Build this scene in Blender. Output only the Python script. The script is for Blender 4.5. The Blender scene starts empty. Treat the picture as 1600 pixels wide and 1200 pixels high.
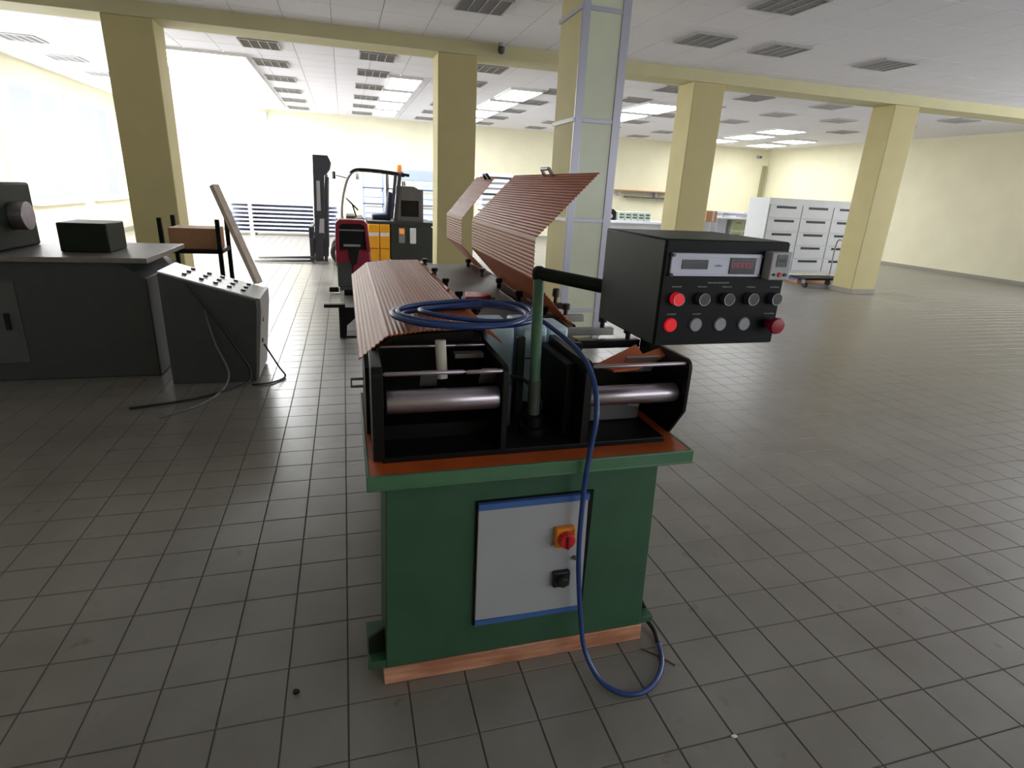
import bpy, math, random
from mathutils import Vector, Matrix
random.seed(7)
S = bpy.context.scene
COL = S.collection
PI = math.pi

# ---------------------------------------------------------------- camera
ax, ay, az = -0.329021562, -0.0513060784, -0.289409746
Rz = Matrix.Rotation(az, 3, 'Z'); Rx = Matrix.Rotation(ax, 3, 'X'); Ry = Matrix.Rotation(ay, 3, 'Y')
R = Rz @ Rx @ Ry
right, fwd, up = R.col[0], R.col[1], R.col[2]
M = Matrix((right, up, -fwd)).transposed().to_4x4()
M.translation = Vector((0.05874, -1.51094, 1.63920))
cd = bpy.data.cameras.new('camera'); cam = bpy.data.objects.new('camera', cd); COL.objects.link(cam)
cam.matrix_world = M
cd.sensor_fit = 'HORIZONTAL'; cd.sensor_width = 36.0; cd.lens = 888.0 / 1600 * 36; cd.clip_start = 0.02; cd.clip_end = 200
S.camera = cam

# ---------------------------------------------------------------- world, exposure, large lights
S.view_settings.view_transform = 'Standard'; S.view_settings.look = 'None'
S.view_settings.gamma = 1.0; S.view_settings.use_curve_mapping = False
S.view_settings.exposure = 0.0
W = bpy.data.worlds.new('world'); S.world = W; W.use_nodes = True
W.node_tree.nodes['Background'].inputs[0].default_value = (0.85, 0.92, 1.0, 1)
W.node_tree.nodes['Background'].inputs[1].default_value = 1.0

def area(name, loc, rot, sx, sy, power, col=(1, 1, 1)):
    l = bpy.data.lights.new(name, 'AREA'); l.shape = 'RECTANGLE'; l.size = sx; l.size_y = sy; l.energy = power; l.color = col
    o = bpy.data.objects.new(name, l); COL.objects.link(o); o.location = loc; o.rotation_euler = rot
    return o
# daylight outside the window openings of the left wall (facing +X), then two added fill lights
DAY = (0.96, 0.98, 1.0)
area('daylight_back_windows', (-6.5, 14.0, 2.0), (0, -PI/2, 0), 2.6, 9.0, 1050, DAY)
area('fill_light_front', (7.0, -4.6, 2.0), (PI/2, 0, 0), 10.0, 2.0, 170, DAY)  # added fill behind the camera, lifts the faces turned towards it
area('fill_light_right', (16.8, 2.5, 2.0), (0, PI/2, 0), 2.0, 8.0, 700, DAY)  # added fill from the right, lifts column fronts and the right floor

# ---------------------------------------------------------------- materials
def lin(c):
    r = []
    for v in c:
        v /= 255.0
        r.append(v / 12.92 if v <= 0.04045 else ((v + 0.055) / 1.055) ** 2.4)
    return (r[0], r[1], r[2], 1.0)
MATS = {}
def mat(name, rgb, rough=0.5, metal=0.0, noise=0.06, scale=12.0, bump=0.0, emit=None, est=1.0, stretch=None, coat=0.0, rgb2=None, spec=0.5):
    if name in MATS: return MATS[name]
    m = bpy.data.materials.new(name); m.use_nodes = True; nt = m.node_tree; N = nt.nodes; L = nt.links
    b = N['Principled BSDF']; b.inputs['Roughness'].default_value = rough; b.inputs['Metallic'].default_value = metal
    b.inputs['Specular IOR Level'].default_value = spec
    if coat: b.inputs['Coat Weight'].default_value = coat; b.inputs['Coat Roughness'].default_value = 0.2
    if emit is not None:
        b.inputs['Emission Color'].default_value = lin(emit); b.inputs['Emission Strength'].default_value = est
    c = lin(rgb)
    if noise > 0:
        tc = N.new('ShaderNodeTexCoord'); mp = N.new('ShaderNodeMapping'); nz = N.new('ShaderNodeTexNoise'); cr = N.new('ShaderNodeValToRGB')
        L.new(tc.outputs['Object'], mp.inputs[0]); L.new(mp.outputs[0], nz.inputs[0])
        if stretch: mp.inputs['Scale'].default_value = stretch
        nz.inputs['Scale'].default_value = scale; nz.inputs['Detail'].default_value = 5
        c2 = lin(rgb2) if rgb2 else tuple(v * (1 - noise) for v in c[:3]) + (1,)
        c1 = c if rgb2 else tuple(min(1, v * (1 + noise)) for v in c[:3]) + (1,)
        cr.color_ramp.elements[0].position = 0.35; cr.color_ramp.elements[1].position = 0.65
        cr.color_ramp.elements[0].color = c2; cr.color_ramp.elements[1].color = c1
        L.new(nz.outputs[0], cr.inputs[0]); L.new(cr.outputs[0], b.inputs['Base Color'])
        if bump:
            bp = N.new('ShaderNodeBump'); bp.inputs['Strength'].default_value = bump; bp.inputs['Distance'].default_value = 0.002
            L.new(nz.outputs[0], bp.inputs['Height']); L.new(bp.outputs[0], b.inputs['Normal'])
    else:
        b.inputs['Base Color'].default_value = c
    MATS[name] = m
    return m

def floor_mat():
    m = bpy.data.materials.new('floor_tile_glaze'); m.use_nodes = True; nt = m.node_tree; N = nt.nodes; L = nt.links
    b = N['Principled BSDF']
    g = N.new('ShaderNodeNewGeometry')
    n1 = N.new('ShaderNodeTexNoise'); n1.inputs['Scale'].default_value = 2.3; n1.inputs['Detail'].default_value = 6; n1.inputs['Roughness'].default_value = 0.6
    n2 = N.new('ShaderNodeTexNoise'); n2.inputs['Scale'].default_value = 9; n2.inputs['Detail'].default_value = 4
    L.new(g.outputs['Position'], n1.inputs['Vector']); L.new(g.outputs['Position'], n2.inputs['Vector'])
    r1 = N.new('ShaderNodeValToRGB'); r1.color_ramp.elements[0].position = 0.3; r1.color_ramp.elements[1].position = 0.75
    r1.color_ramp.elements[0].color = lin((124, 119, 112)); r1.color_ramp.elements[1].color = lin((144, 140, 134))
    L.new(n1.outputs[0], r1.inputs[0])
    # scattered scuffs and oily stains
    r2 = N.new('ShaderNodeValToRGB'); r2.color_ramp.elements[0].position = 0.66; r2.color_ramp.elements[1].position = 0.76
    r2.color_ramp.elements[0].color = (0, 0, 0, 1); r2.color_ramp.elements[1].color = (0.6, 0.6, 0.6, 1)
    L.new(n2.outputs[0], r2.inputs[0])
    mx = N.new('ShaderNodeMixRGB'); mx.inputs[2].default_value = lin((92, 80, 72))
    L.new(r2.outputs[0], mx.inputs[0]); L.new(r1.outputs[0], mx.inputs[1]); L.new(mx.outputs[0], b.inputs['Base Color'])
    rr = N.new('ShaderNodeMapRange'); rr.inputs['To Min'].default_value = 0.24; rr.inputs['To Max'].default_value = 0.38
    L.new(n1.outputs[0], rr.inputs['Value']); L.new(rr.outputs[0], b.inputs['Roughness'])
    b.inputs['Specular IOR Level'].default_value = 0.75
    MATS['floor_tile_glaze'] = m
    return m
FT = floor_mat()
grout = mat('grout', (104, 100, 95), 0.9)
wallm = mat('cream_wall_paint', (230, 225, 197), 0.75, noise=0.03, scale=1.5)
colm = mat('khaki_column_paint', (190, 179, 130), 0.7, noise=0.03, scale=3)
beamm = mat('khaki_beam_paint', (196, 190, 150), 0.7, noise=0.03, scale=3)
ceilm = mat('mineral_ceiling_panel', (236, 235, 242), 0.85, noise=0.02, scale=40)
ceilgap = mat('ceiling_grid_metal', (205, 203, 202), 0.6, noise=0)
ventm = mat('vent_grey', (170, 168, 168), 0.5, 0.2, noise=0)
ventd = mat('vent_dark', (112, 110, 110), 0.7, noise=0)
skyl = mat('lit_light_panel', (255, 255, 255), 0.5, noise=0, emit=(250, 253, 255), est=17.0)
green = mat('machine_green_paint', (54, 92, 68), 0.5, noise=0.08, scale=6)
rimg = mat('lit_tray_green', (78, 120, 90), 0.45, noise=0.08, scale=6)  # machine green made lighter: the lit rim's brightness is put into the colour
dgreen = mat('dark_green_paint', (30, 38, 27), 0.5, noise=0.05, scale=6, spec=0.2)
postg = mat('post_green_paint', (84, 122, 98), 0.4, noise=0.06, scale=14)
orange = mat('orange_brown_enamel', (186, 86, 34), 0.45, noise=0.12, scale=9)
cover = mat('copper_brown_cover_sheet', (168, 86, 40), 0.42, noise=0.08, scale=3, spec=0.16)
black = mat('black_enamel', (15, 15, 15), 0.45, noise=0.1, scale=8, spec=0.25)
blk = mat('black_plastic', (24, 25, 28), 0.4, noise=0)
steel = mat('brushed_steel', (182, 172, 182), 0.32, 0.9, noise=0.06, scale=30, stretch=(0.2, 1, 1))
steel2 = mat('dull_steel', (140, 136, 134), 0.45, 0.6, noise=0.1, scale=20)
bedm = mat('worn_grey_bed', (122, 116, 110), 0.5, 0.1, noise=0.12, scale=3)
bluepaint = mat('pale_blue_casting_paint', (196, 222, 234), 0.4, noise=0.08, scale=5)
bluetape = mat('blue_trim_strip', (66, 104, 170), 0.5, noise=0.03)
doorw = mat('off_white_door', (172, 174, 180), 0.45, noise=0.03, scale=5)
hose = mat('blue_rubber_hose', (34, 66, 130), 0.38, noise=0.08, scale=5, coat=0.2)
cable = mat('black_cable', (30, 34, 36), 0.45, noise=0)
swy = mat('orange_yellow_switch_plate', (240, 140, 30), 0.4, noise=0)
redp = mat('red_plastic', (205, 30, 40), 0.35, noise=0)
redl = mat('red_lamp_lens', (225, 30, 44), 0.25, noise=0, emit=(235, 30, 45), est=0.35)
dred = mat('dark_red_emergency_stop', (150, 22, 44), 0.4, noise=0)
greyb = mat('grey_button', (150, 152, 162), 0.35, noise=0)
lensm = mat('dark_lens', (78, 80, 88), 0.2, noise=0)
ringm = mat('bezel_ring', (190, 190, 190), 0.25, 0.8, noise=0)
facem = mat('navy_black_face_plate', (12, 13, 19), 0.5, noise=0, spec=0.2)
dispw = mat('lavender_white_display_plate', (205, 207, 228), 0.4, noise=0)
modg = mat('grey_module_plastic', (165, 165, 172), 0.45, noise=0)
scrm = mat('dark_display_window', (24, 22, 34), 0.2, noise=0)
digm = mat('red_led_digit', (190, 60, 84), 0.4, noise=0, emit=(255, 70, 100), est=0.12)
inkw = mat('white_ink', (200, 200, 205), 0.6, noise=0)
inkd = mat('dark_ink', (60, 62, 80), 0.6, noise=0)
wood = mat('reddish_timber', (226, 168, 138), 0.7, noise=0.2, scale=10, bump=0.5, stretch=(0.5, 3, 3), rgb2=(176, 116, 88))
wood2 = mat('pale_timber', (208, 192, 178), 0.7, noise=0.12, scale=8, stretch=(3, 3, 0.5))
consg = mat('console_slate_grey', (78, 82, 84), 0.45, noise=0.05)
consl = mat('console_light_panel', (232, 232, 232), 0.4, noise=0.03)
alu = mat('anodised_cladding_frame', (176, 176, 190), 0.35, 0.3, noise=0)
clad = mat('pale_green_cladding', (208, 214, 190), 0.25, noise=0.03, scale=3)
scrub = mat('burgundy_scrubber_shell', (140, 18, 48), 0.35, noise=0.04)
dgrey = mat('dark_grey_plastic', (66, 68, 66), 0.5, noise=0.04)
yel = mat('yellow_body_paint', (242, 168, 20), 0.4, noise=0.03)
fgreen = mat('forklift_dark_green', (34, 42, 38), 0.45, noise=0.04)
fgrey = mat('forklift_grey_frame', (92, 90, 90), 0.45, noise=0.04)
mastm = mat('mast_dark_steel', (62, 62, 70), 0.45, 0.3, noise=0.05)
whitep = mat('white_plastic', (225, 228, 235), 0.5, noise=0.02)
bluew = mat('pale_blue_crate', (196, 206, 232), 0.5, noise=0.03)
bluew2 = mat('blue_grey_crate', (160, 172, 205), 0.5, noise=0.03)
slatm = mat('grey_blue_steel_beam', (176, 180, 198), 0.5, 0.1, noise=0.04)
beac = mat('orange_beacon', (250, 150, 60), 0.3, noise=0, emit=(255, 150, 70), est=0.3)
tyre = mat('tyre_rubber', (46, 44, 46), 0.8, noise=0.05)
rimm = mat('wheel_rim_grey', (170, 165, 165), 0.5, noise=0)
papr = mat('paper', (225, 222, 232), 0.7, noise=0.02)
oliv = mat('olive_drawer_front', (150, 156, 110), 0.5, noise=0.04)
mint = mat('pale_green_crate', (196, 208, 196), 0.5, noise=0.03)
gcab = mat('light_grey_cabinet', (200, 202, 204), 0.45, noise=0.02)
brwn = mat('brown_card', (176, 130, 92), 0.7, noise=0.05)
framew = mat('white_window_frame', (232, 232, 230), 0.4, noise=0)

def glass_mat():
    m = bpy.data.materials.new('window_glass'); m.use_nodes = True; N = m.node_tree.nodes; L = m.node_tree.links
    N.remove(N['Principled BSDF']); t = N.new('ShaderNodeBsdfTransparent'); g = N.new('ShaderNodeBsdfGlossy'); g.inputs['Roughness'].default_value = 0.02
    x = N.new('ShaderNodeMixShader'); x.inputs[0].default_value = 0.06
    L.new(t.outputs[0], x.inputs[1]); L.new(g.outputs[0], x.inputs[2]); L.new(x.outputs[0], N['Material Output'].inputs[0])
    return m
glass = glass_mat()

# ---------------------------------------------------------------- mesh building
class MB:
    def __init__(s): s.v = []; s.f = []
    def add(s, vs, fs):
        k = len(s.v); s.v += [tuple(v) for v in vs]; s.f += [tuple(i + k for i in f) for f in fs]; return s
    def box(s, x0, x1, y0, y1, z0, z1):
        return s.add([(x0,y0,z0),(x1,y0,z0),(x1,y1,z0),(x0,y1,z0),(x0,y0,z1),(x1,y0,z1),(x1,y1,z1),(x0,y1,z1)],
                     [(0,3,2,1),(4,5,6,7),(0,1,5,4),(1,2,6,5),(2,3,7,6),(3,0,4,7)])
    def obox(s, c, size, rot):
        h = [d / 2 for d in size]; m = rot.to_3x3() if not isinstance(rot, Matrix) or len(rot) != 3 else rot
        vs = [Vector(c) + m @ Vector((sx*h[0], sy*h[1], sz*h[2])) for sz in (-1, 1) for sx, sy in ((-1,-1),(1,-1),(1,1),(-1,1))]
        return s.add(vs, [(0,3,2,1),(4,5,6,7),(0,1,5,4),(1,2,6,5),(2,3,7,6),(3,0,4,7)])
    def bar(s, p0, p1, w, h):
        p0, p1 = Vector(p0), Vector(p1); d = p1 - p0
        q = d.to_track_quat('X', 'Z').to_matrix()
        return s.obox((p0 + p1) / 2, (d.length, w, h), q)
    def cyl(s, p0, p1, r0, r1=None, n=16, caps=True):
        r1 = r0 if r1 is None else r1
        p0, p1 = Vector(p0), Vector(p1); q = (p1 - p0).to_track_quat('Z', 'Y').to_matrix()
        vs = []
        for p, r in ((p0, r0), (p1, r1)):
            for i in range(n):
                a = 2 * PI * i / n; vs.append(p + q @ Vector((r * math.cos(a), r * math.sin(a), 0)))
        fs = [(i, (i + 1) % n, n + (i + 1) % n, n + i) for i in range(n)]
        if caps: fs += [tuple(range(n - 1, -1, -1)), tuple(range(n, 2 * n))]
        return s.add(vs, fs)
    def tube(s, pts, r, n=10, closed=False):
        P = [Vector(p) for p in pts]; m = len(P); vs = []
        nrm = None
        for i in range(m):
            t = (P[(i+1) % m] - P[i-1]) if closed else (P[min(i+1, m-1)] - P[max(i-1, 0)])
            t.normalize()
            if nrm is None:
                nrm = t.orthogonal().normalized()
            nrm = (nrm - t * nrm.dot(t)).normalized(); b = t.cross(nrm)
            for k in range(n):
                a = 2 * PI * k / n; vs.append(P[i] + nrm * (r * math.cos(a)) + b * (r * math.sin(a)))
        fs = []
        for i in range(m if closed else m - 1):
            j = (i + 1) % m
            for k in range(n): fs.append((i*n+k, i*n+(k+1) % n, j*n+(k+1) % n, j*n+k))
        if not closed: fs += [tuple(range(n-1, -1, -1)), tuple((m-1)*n + k for k in range(n))]
        return s.add(vs, fs)
    def prism(s, poly, axis, a, b):
        def pt(u, v, w): return {'x': (w, u, v), 'y': (u, w, v), 'z': (u, v, w)}[axis]
        n = len(poly); vs = [pt(u, v, a) for u, v in poly] + [pt(u, v, b) for u, v in poly]
        fs = [(i, (i+1) % n, n + (i+1) % n, n + i) for i in range(n)] + [tuple(range(n-1, -1, -1)), tuple(range(n, 2*n))]
        return s.add(vs, fs)
    def lathe(s, prof, c, n=20, axis='z'):
        vs = []; m = len(prof)
        for r, h in prof:
            for i in range(n):
                a = 2*PI*i/n; u, v = r*math.cos(a), r*math.sin(a)
                vs.append({'z': (c[0]+u, c[1]+v, c[2]+h), 'y': (c[0]+u, c[1]+h, c[2]+v), 'x': (c[0]+h, c[1]+u, c[2]+v)}[axis])
        fs = [(j*n+i, j*n+(i+1) % n, (j+1)*n+(i+1) % n, (j+1)*n+i) for j in range(m-1) for i in range(n)]
        fs += [tuple(range(n-1, -1, -1)), tuple((m-1)*n+i for i in range(n))]
        return s.add(vs, fs)

def wloc(o):
    v = Vector((0, 0, 0))
    while o is not None: v += o.location; o = o.parent
    return v
def build(mb, name, m, parent=None, bevel=0.0, label=None, cat=None, group=None, kind=None, local=False, base=None, fixn=True):
    off = Vector((0, 0, 0)) if local or parent is None else wloc(parent)
    if base is not None: off = Vector(base)
    me = bpy.data.meshes.new(name)
    me.from_pydata([(v[0]-off.x, v[1]-off.y, v[2]-off.z) for v in mb.v], [], mb.f)
    me.materials.append(m)
    if fixn:
        import bmesh
        bm = bmesh.new(); bm.from_mesh(me); bmesh.ops.recalc_face_normals(bm, faces=bm.faces); bm.to_mesh(me); bm.free()
    me.shade_smooth(); me.set_sharp_from_angle(angle=math.radians(38))
    o = bpy.data.objects.new(name, me); COL.objects.link(o)
    if parent is not None: o.parent = parent
    if base is not None: o.location = base
    if bevel:
        b = o.modifiers.new('bevel', 'BEVEL'); b.width = bevel; b.segments = 2; b.limit_method = 'ANGLE'; b.angle_limit = math.radians(40)
    tag(o, label, cat, group, kind)
    return o
def tag(o, label=None, cat=None, group=None, kind=None):
    if label: o['label'] = label
    if cat: o['category'] = cat
    if group: o['group'] = group
    if kind: o['kind'] = kind
def thing(name, loc, label, cat, group=None, rotz=0, kind=None):
    o = bpy.data.objects.new(name, None); COL.objects.link(o); o.location = loc; o.rotation_euler = (0, 0, rotz); o.empty_display_size = 0.1
    tag(o, label, cat, group, kind); return o
def copy_tree(o, parent=None, loc=None, label=None):
    c = o.copy(); COL.objects.link(c); c.parent = parent
    if loc is not None: c.location = loc
    if label: c['label'] = label
    for ch in list(o.children): copy_tree(ch, c)
    return c
def MBox(*a): return MB().box(*a)
def catmull(pts, k=8, closed=False):
    P = [Vector(p) for p in pts]; n = len(P); out = []
    for i in range(n if closed else n - 1):
        g = (lambda j: P[j % n]) if closed else (lambda j: P[max(0, min(n-1, j))])
        a, b, c, d = g(i-1), g(i), g(i+1), g(i+2)
        for t in range(k):
            u = t / k
            out.append(0.5 * ((2*b) + (c-a)*u + (2*a-5*b+4*c-d)*u*u + (3*b-a-3*c+d)*u**3))
    if not closed: out.append(P[-1])
    return out

# ================================================================= the room
XL, XR, YN, YB, H, YBEAM = -6.0, 16.2, -4.0, 18.9, 3.6, 7.53
fl = build(MBox(XL, XR, YN, YB, -0.15, -0.004), 'floor', grout, kind='structure')
T = 0.2
def tile_mesh(mb, x, y, top=0.0):
    g, c = 0.0018, 0.0018
    a, b, d, e = x + g, x + T - g, y + g, y + T - g
    mb.add([(a,d,-0.004),(b,d,-0.004),(b,e,-0.004),(a,e,-0.004),(a+c,d+c,top),(b-c,d+c,top),(b-c,e-c,top),(a+c,e-c,top)],
           [(4,5,6,7),(0,1,5,4),(1,2,6,5),(2,3,7,6),(3,0,4,7)])
import mathutils
Rt = R.transposed()
def px(p):
    d = Rt @ (Vector(p) - cam.matrix_world.translation)
    if d.y < 0.2: return None
    return 800 + 888 * d.x / d.y, 600 - 888 * d.z / d.y, d.y
cand = []; rest = MB()
for i in range(int(XL / T), int(round(XR / T))):
    for j in range(int(YN / T), int(YB / T) + 1):
        x, y = i * T, j * T
        if y + T > YB + 0.01 or x + T > XR + 0.01: continue
        q = px((x + T/2, y + T/2, 0))
        hidden = (0.14 < x + T/2 < 1.08 and y > 0.1 and y < 0.45)
        if q and -40 < q[0] < 1640 and 300 < q[1] < 1260 and not hidden: cand.append((q[2], x, y))
        else: tile_mesh(rest, x, y)
cand.sort()
tm = MB(); tile_mesh(tm, -T/2, -T/2)
tmo = None
for k, (d, x, y) in enumerate(cand):
    if k < 300:
        if tmo is None:
            tmo = build(tm, 'tile', FT, fl, local=True, fixn=False); o = tmo
        else:
            o = tmo.copy(); COL.objects.link(o)
        o.location = (x + T/2, y + T/2, random.uniform(-0.0004, 0.0004))
        o.rotation_euler = (random.uniform(-0.0015, 0.0015), random.uniform(-0.0015, 0.0015), 0)
    else:
        tile_mesh(rest, x, y, random.uniform(-0.0004, 0.0004))
build(rest, 'tile_field', FT, fl, kind='stuff', fixn=False)

ce = build(MBox(XL, XR, YN, YB, H + 0.012, H + 0.2), 'ceiling', ceilgap, kind='structure')
# ceiling panels, 0.6 m grid
CT = 0.6
def cpan(mb, x, y):
    g, c = 0.003, 0.004
    a, b, d, e = x + g, x + CT - g, y + g, y + CT - g
    mb.add([(a,d,H+0.012),(b,d,H+0.012),(b,e,H+0.012),(a,e,H+0.012),(a+c,d+c,H),(b-c,d+c,H),(b-c,e-c,H),(a+c,e-c,H)],
           [(7,6,5,4),(4,5,1,0),(5,6,2,1),(6,7,3,2),(7,4,0,3)])
cc = []; crest = MB()
for i in range(-10, 27):
    for j in range(-7, 32):
        x, y = i * CT, j * CT
        if x + CT > XR + 0.1 or y + CT > YB + 0.35: continue
        q = px((x + CT/2, y + CT/2, H))
        if q and -30 < q[0] < 1630 and -40 < q[1] < 400: cc.append((q[2], x, y))
        else: cpan(crest, x, y)
cc.sort(); cpo = None
cm = MB(); cpan(cm, -CT/2, -CT/2)
for k, (d, x, y) in enumerate(cc):
    if k < 290:
        if cpo is None: cpo = build(cm, 'ceiling_panel', ceilm, ce, local=True, fixn=False); o = cpo
        else: o = cpo.copy(); COL.objects.link(o)
        o.location = (x + CT/2, y + CT/2, 0)
    else: cpan(crest, x, y)
build(crest, 'ceiling_panel_field', ceilm, ce, kind='stuff', fixn=False)

build(MBox(XL, XR, YB, YB + 0.2, 0, H), 'wall_back', wallm, kind='structure')
build(MB().box(XL, 2.0, YN - 0.2, YN, 0, H).box(12.0, XR, YN - 0.2, YN, 0, H).box(2.0, 12.0, YN - 0.2, YN, 0, 1.0).box(2.0, 12.0, YN - 0.2, YN, 3.0, H), 'wall_front', wallm, kind='structure')
w = thing('window_4', (7.0, YN, 1.0), None, None, kind='structure')  # unseen window, made up as the opening for the front fill light
f = MB().box(2.0, 12.0, YN - 0.14, YN - 0.07, 1.0, 1.06).box(2.0, 12.0, YN - 0.14, YN - 0.07, 2.94, 3.0)
for k in range(7): x = 2.0 + k * 9.94 / 6; f.box(x, x + 0.06, YN - 0.14, YN - 0.07, 1.06, 2.94)
build(f, 'window_frame', framew, w)
for k in range(6): x = 2.06 + k * 9.94 / 6; build(MBox(x, x + 9.94/6 - 0.06, YN - 0.11, YN - 0.104, 1.06, 2.94), 'pane', glass, w)
build(MB().box(XR, XR + 0.2, YN, -1.5, 0, H).box(XR, XR + 0.2, 6.5, YB, 0, H).box(XR, XR + 0.2, -1.5, 6.5, 0, 1.0).box(XR, XR + 0.2, -1.5, 6.5, 3.0, H), 'wall_right', wallm, kind='structure')
w = thing('window_5', (XR, 2.5, 1.0), None, None, kind='structure')  # unseen window, added so the right fill light can enter
f = MB().box(XR + 0.07, XR + 0.14, -1.5, 6.5, 1.0, 1.06).box(XR + 0.07, XR + 0.14, -1.5, 6.5, 2.94, 3.0)
for k in range(6): y = -1.5 + k * 7.94 / 5; f.box(XR + 0.07, XR + 0.14, y, y + 0.06, 1.06, 2.94)
build(f, 'window_frame', framew, w)
for k in range(5): y = -1.44 + k * 7.94 / 5; build(MBox(XR + 0.104, XR + 0.11, y, y + 7.94/5 - 0.06, 1.06, 2.94), 'pane', glass, w)
# left wall with openings
wl = MB(); ops = [(9.6, 12.2, 0.9, 3.2), (12.7, 15.3, 0.9, 3.2), (15.8, 18.4, 0.9, 3.2)]
y = YN
for a, b, z0, z1 in ops:
    wl.box(XL - 0.25, XL, y, a, 0, H); wl.box(XL - 0.25, XL, a, b, 0, z0); wl.box(XL - 0.25, XL, a, b, z1, H); y = b
wl.box(XL - 0.25, XL, y, YB, 0, H)
build(wl, 'wall_left', wallm, kind='structure')
for n, (a, b, z0, z1) in enumerate(ops, 1):
    w = thing('window_%d' % n, (XL, (a + b) / 2, z0), None, None, kind='structure')
    f = MB(); t = 0.06; X0, X1 = XL - 0.14, XL - 0.07
    f.box(X0, X1, a, b, z0, z0 + t).box(X0, X1, a, b, z1 - t, z1).box(X0, X1, a, a + t, z0 + t, z1 - t).box(X0, X1, b - t, b, z0 + t, z1 - t)
    f.box(X0, X1, (a+b)/2 - t/2, (a+b)/2 + t/2, z0 + t, z1 - t)
    build(f, 'window_frame', framew, w)
    for u, v in ((a + t, (a+b)/2 - t/2), ((a+b)/2 + t/2, b - t)):
        build(MBox(XL - 0.11, XL - 0.104, u, v, z0 + t, z1 - t), 'pane', glass, w)
    build(MBox(XL - 0.07, XL + 0.12, a, b, z0 - 0.04, z0), 'window_sill', framew, w)
for nm, bx in (('baseboard_back', (XL, XR, YB - 0.015, YB, 0, 0.09)), ('baseboard_right', (XR - 0.015, XR, YN, YB - 0.015, 0, 0.09)), ('baseboard_left', (XL, XL + 0.015, YN, YB - 0.015, 0, 0.09))):
    build(MBox(*bx), nm, mat('baseboard_tile', (150, 146, 134), 0.4, noise=0.03), kind='structure')
build(MBox(XL, XR, YBEAM, YBEAM + 0.5, 3.43, H), 'trim_1', beamm, kind='structure')
build(MBox(15.95, 16.08, YB - 0.12, YB, 0.6, 3.0), 'trim_2', mat('pipe_olive', (150, 146, 112), 0.5, noise=0), kind='structure')

# columns under the beam
CG = 'square columns under the ceiling beam'
for x0, lab in ((-2.7, 'khaki square column under the beam at the far left, left of the forklift'), (1.42, 'khaki square column under the beam just right of the forklift'),
                (5.55, 'khaki square column under the beam behind the control box'), (9.68, 'khaki square column under the beam at the far right, beside the grey drawer cabinet')):
    t = thing('column', (x0 + 0.28, YBEAM + 0.25, 0), lab, 'column', CG)
    build(MBox(x0, x0 + 0.57, YBEAM + 0.001, YBEAM + 0.5 - 0.001, 0, 3.43), 'shaft', colm, t, bevel=0.012)
    build(MBox(x0 - 0.012, x0 + 0.582, YBEAM - 0.012, YBEAM + 0.512, 0, 0.1), 'plinth', mat('plinth_tile', (140, 134, 120), 0.4), t, bevel=0.004)
# near clad column
t = thing('clad_column', (2.68, 4.92, 0), 'nearest column, with pale green cladding panels in a grey metal frame', 'column')
build(MBox(2.42, 2.935, 4.63, 5.245, 0, H), 'shaft', colm, t)
fr = MB()
fr.box(2.412, 2.50, 4.60, 4.63, 0, H).box(2.845, 2.94, 4.60, 4.63, 0, H)
build(fr, 'frame_upright', alu, t, bevel=0.004)
zs = [0, 0.34, 1.355, 2.368, 3.388, H]
for z in zs[1:-1]:
    build(MBox(2.50, 2.845, 4.602, 4.63, z - 0.022, z + 0.022), 'frame_crossbar', alu, t, bevel=0.003)
for a, b in zip(zs[:-1], zs[1:]):
    build(MBox(2.50, 2.845, 4.612, 4.632, a + 0.022, b - 0.022), 'cladding_panel', clad, t)
for z in (0.34, 1.355, 2.368, 3.388):
    build(MBox(2.395, 2.42, 4.60, 5.26, z - 0.02, z + 0.02), 'side_rail', alu if z > 3 else whitep, t, label='white horizontal rail on the left side' if z < 3 else None)

# ---------------------------------------------------------------- ceiling fittings
def vent_parts(t):
    f = MB(); a = 0.29
    f.box(-a, a, -a, -a + 0.02, -0.025, 0).box(-a, a, a - 0.02, a, -0.025, 0).box(-a, -a + 0.02, -a + 0.02, a - 0.02, -0.025, 0).box(a - 0.02, a, -a + 0.02, a - 0.02, -0.025, 0)
    build(f, 'frame', ventm, t, local=True)
    build(MBox(-a + 0.02, a - 0.02, -a + 0.02, a - 0.02, -0.006, -0.002), 'backing', ventd, t, local=True)
    l = MB()
    for i in range(1, 4):
        x = -a + 0.02 + i * (2*a - 0.04) / 4; l.box(x - 0.006, x + 0.006, -a + 0.02, a - 0.02, -0.024, -0.006)
    for i in range(1, 13):
        y = -a + 0.02 + i * (2*a - 0.04) / 13; l.box(-a + 0.02, a - 0.02, y - 0.002, y + 0.002, -0.022, -0.006)
    build(l, 'louvre_grid', ventm, t, local=True)
proto = thing('louvre_light', (0, 0, 0), 'unlit', 'ceiling light'); vent_parts(proto)
vs = [(4.63, 5.92, 'unlit square louvre ceiling light in the near hall, just right of the clad column'), (5.78, 5.92, 'unlit square louvre ceiling light in the near hall, above the column behind the control box'),
      (1.66, 5.75, 'unlit square louvre ceiling light in the near hall, left of the clad column'), (4.55, 4.3, 'unlit louvre ceiling light cut by the top edge, right of the clad column'),
      (0.6, 5.3, 'unlit louvre ceiling light at the top edge above the beam, left of centre'), (-1.2, 5.75, 'unlit louvre ceiling light in the near hall at the upper left'),
      (7.6, 5.92, 'unlit square louvre ceiling light in the near hall at the far right')]
xs = [-4.9, -1.1, 0.68, 2.55, 4.4, 6.15, 7.95, 9.85, 11.6, 13.4]
ys = [9.27, 10.85, 12.55, 14.3, 16.05, 17.8]
roww = ['nearest', 'second', 'third', 'fourth', 'fifth', 'farthest']; colw = ['first', 'second', 'third', 'fourth', 'fifth', 'sixth', 'seventh', 'eighth', 'ninth', 'tenth']
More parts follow.
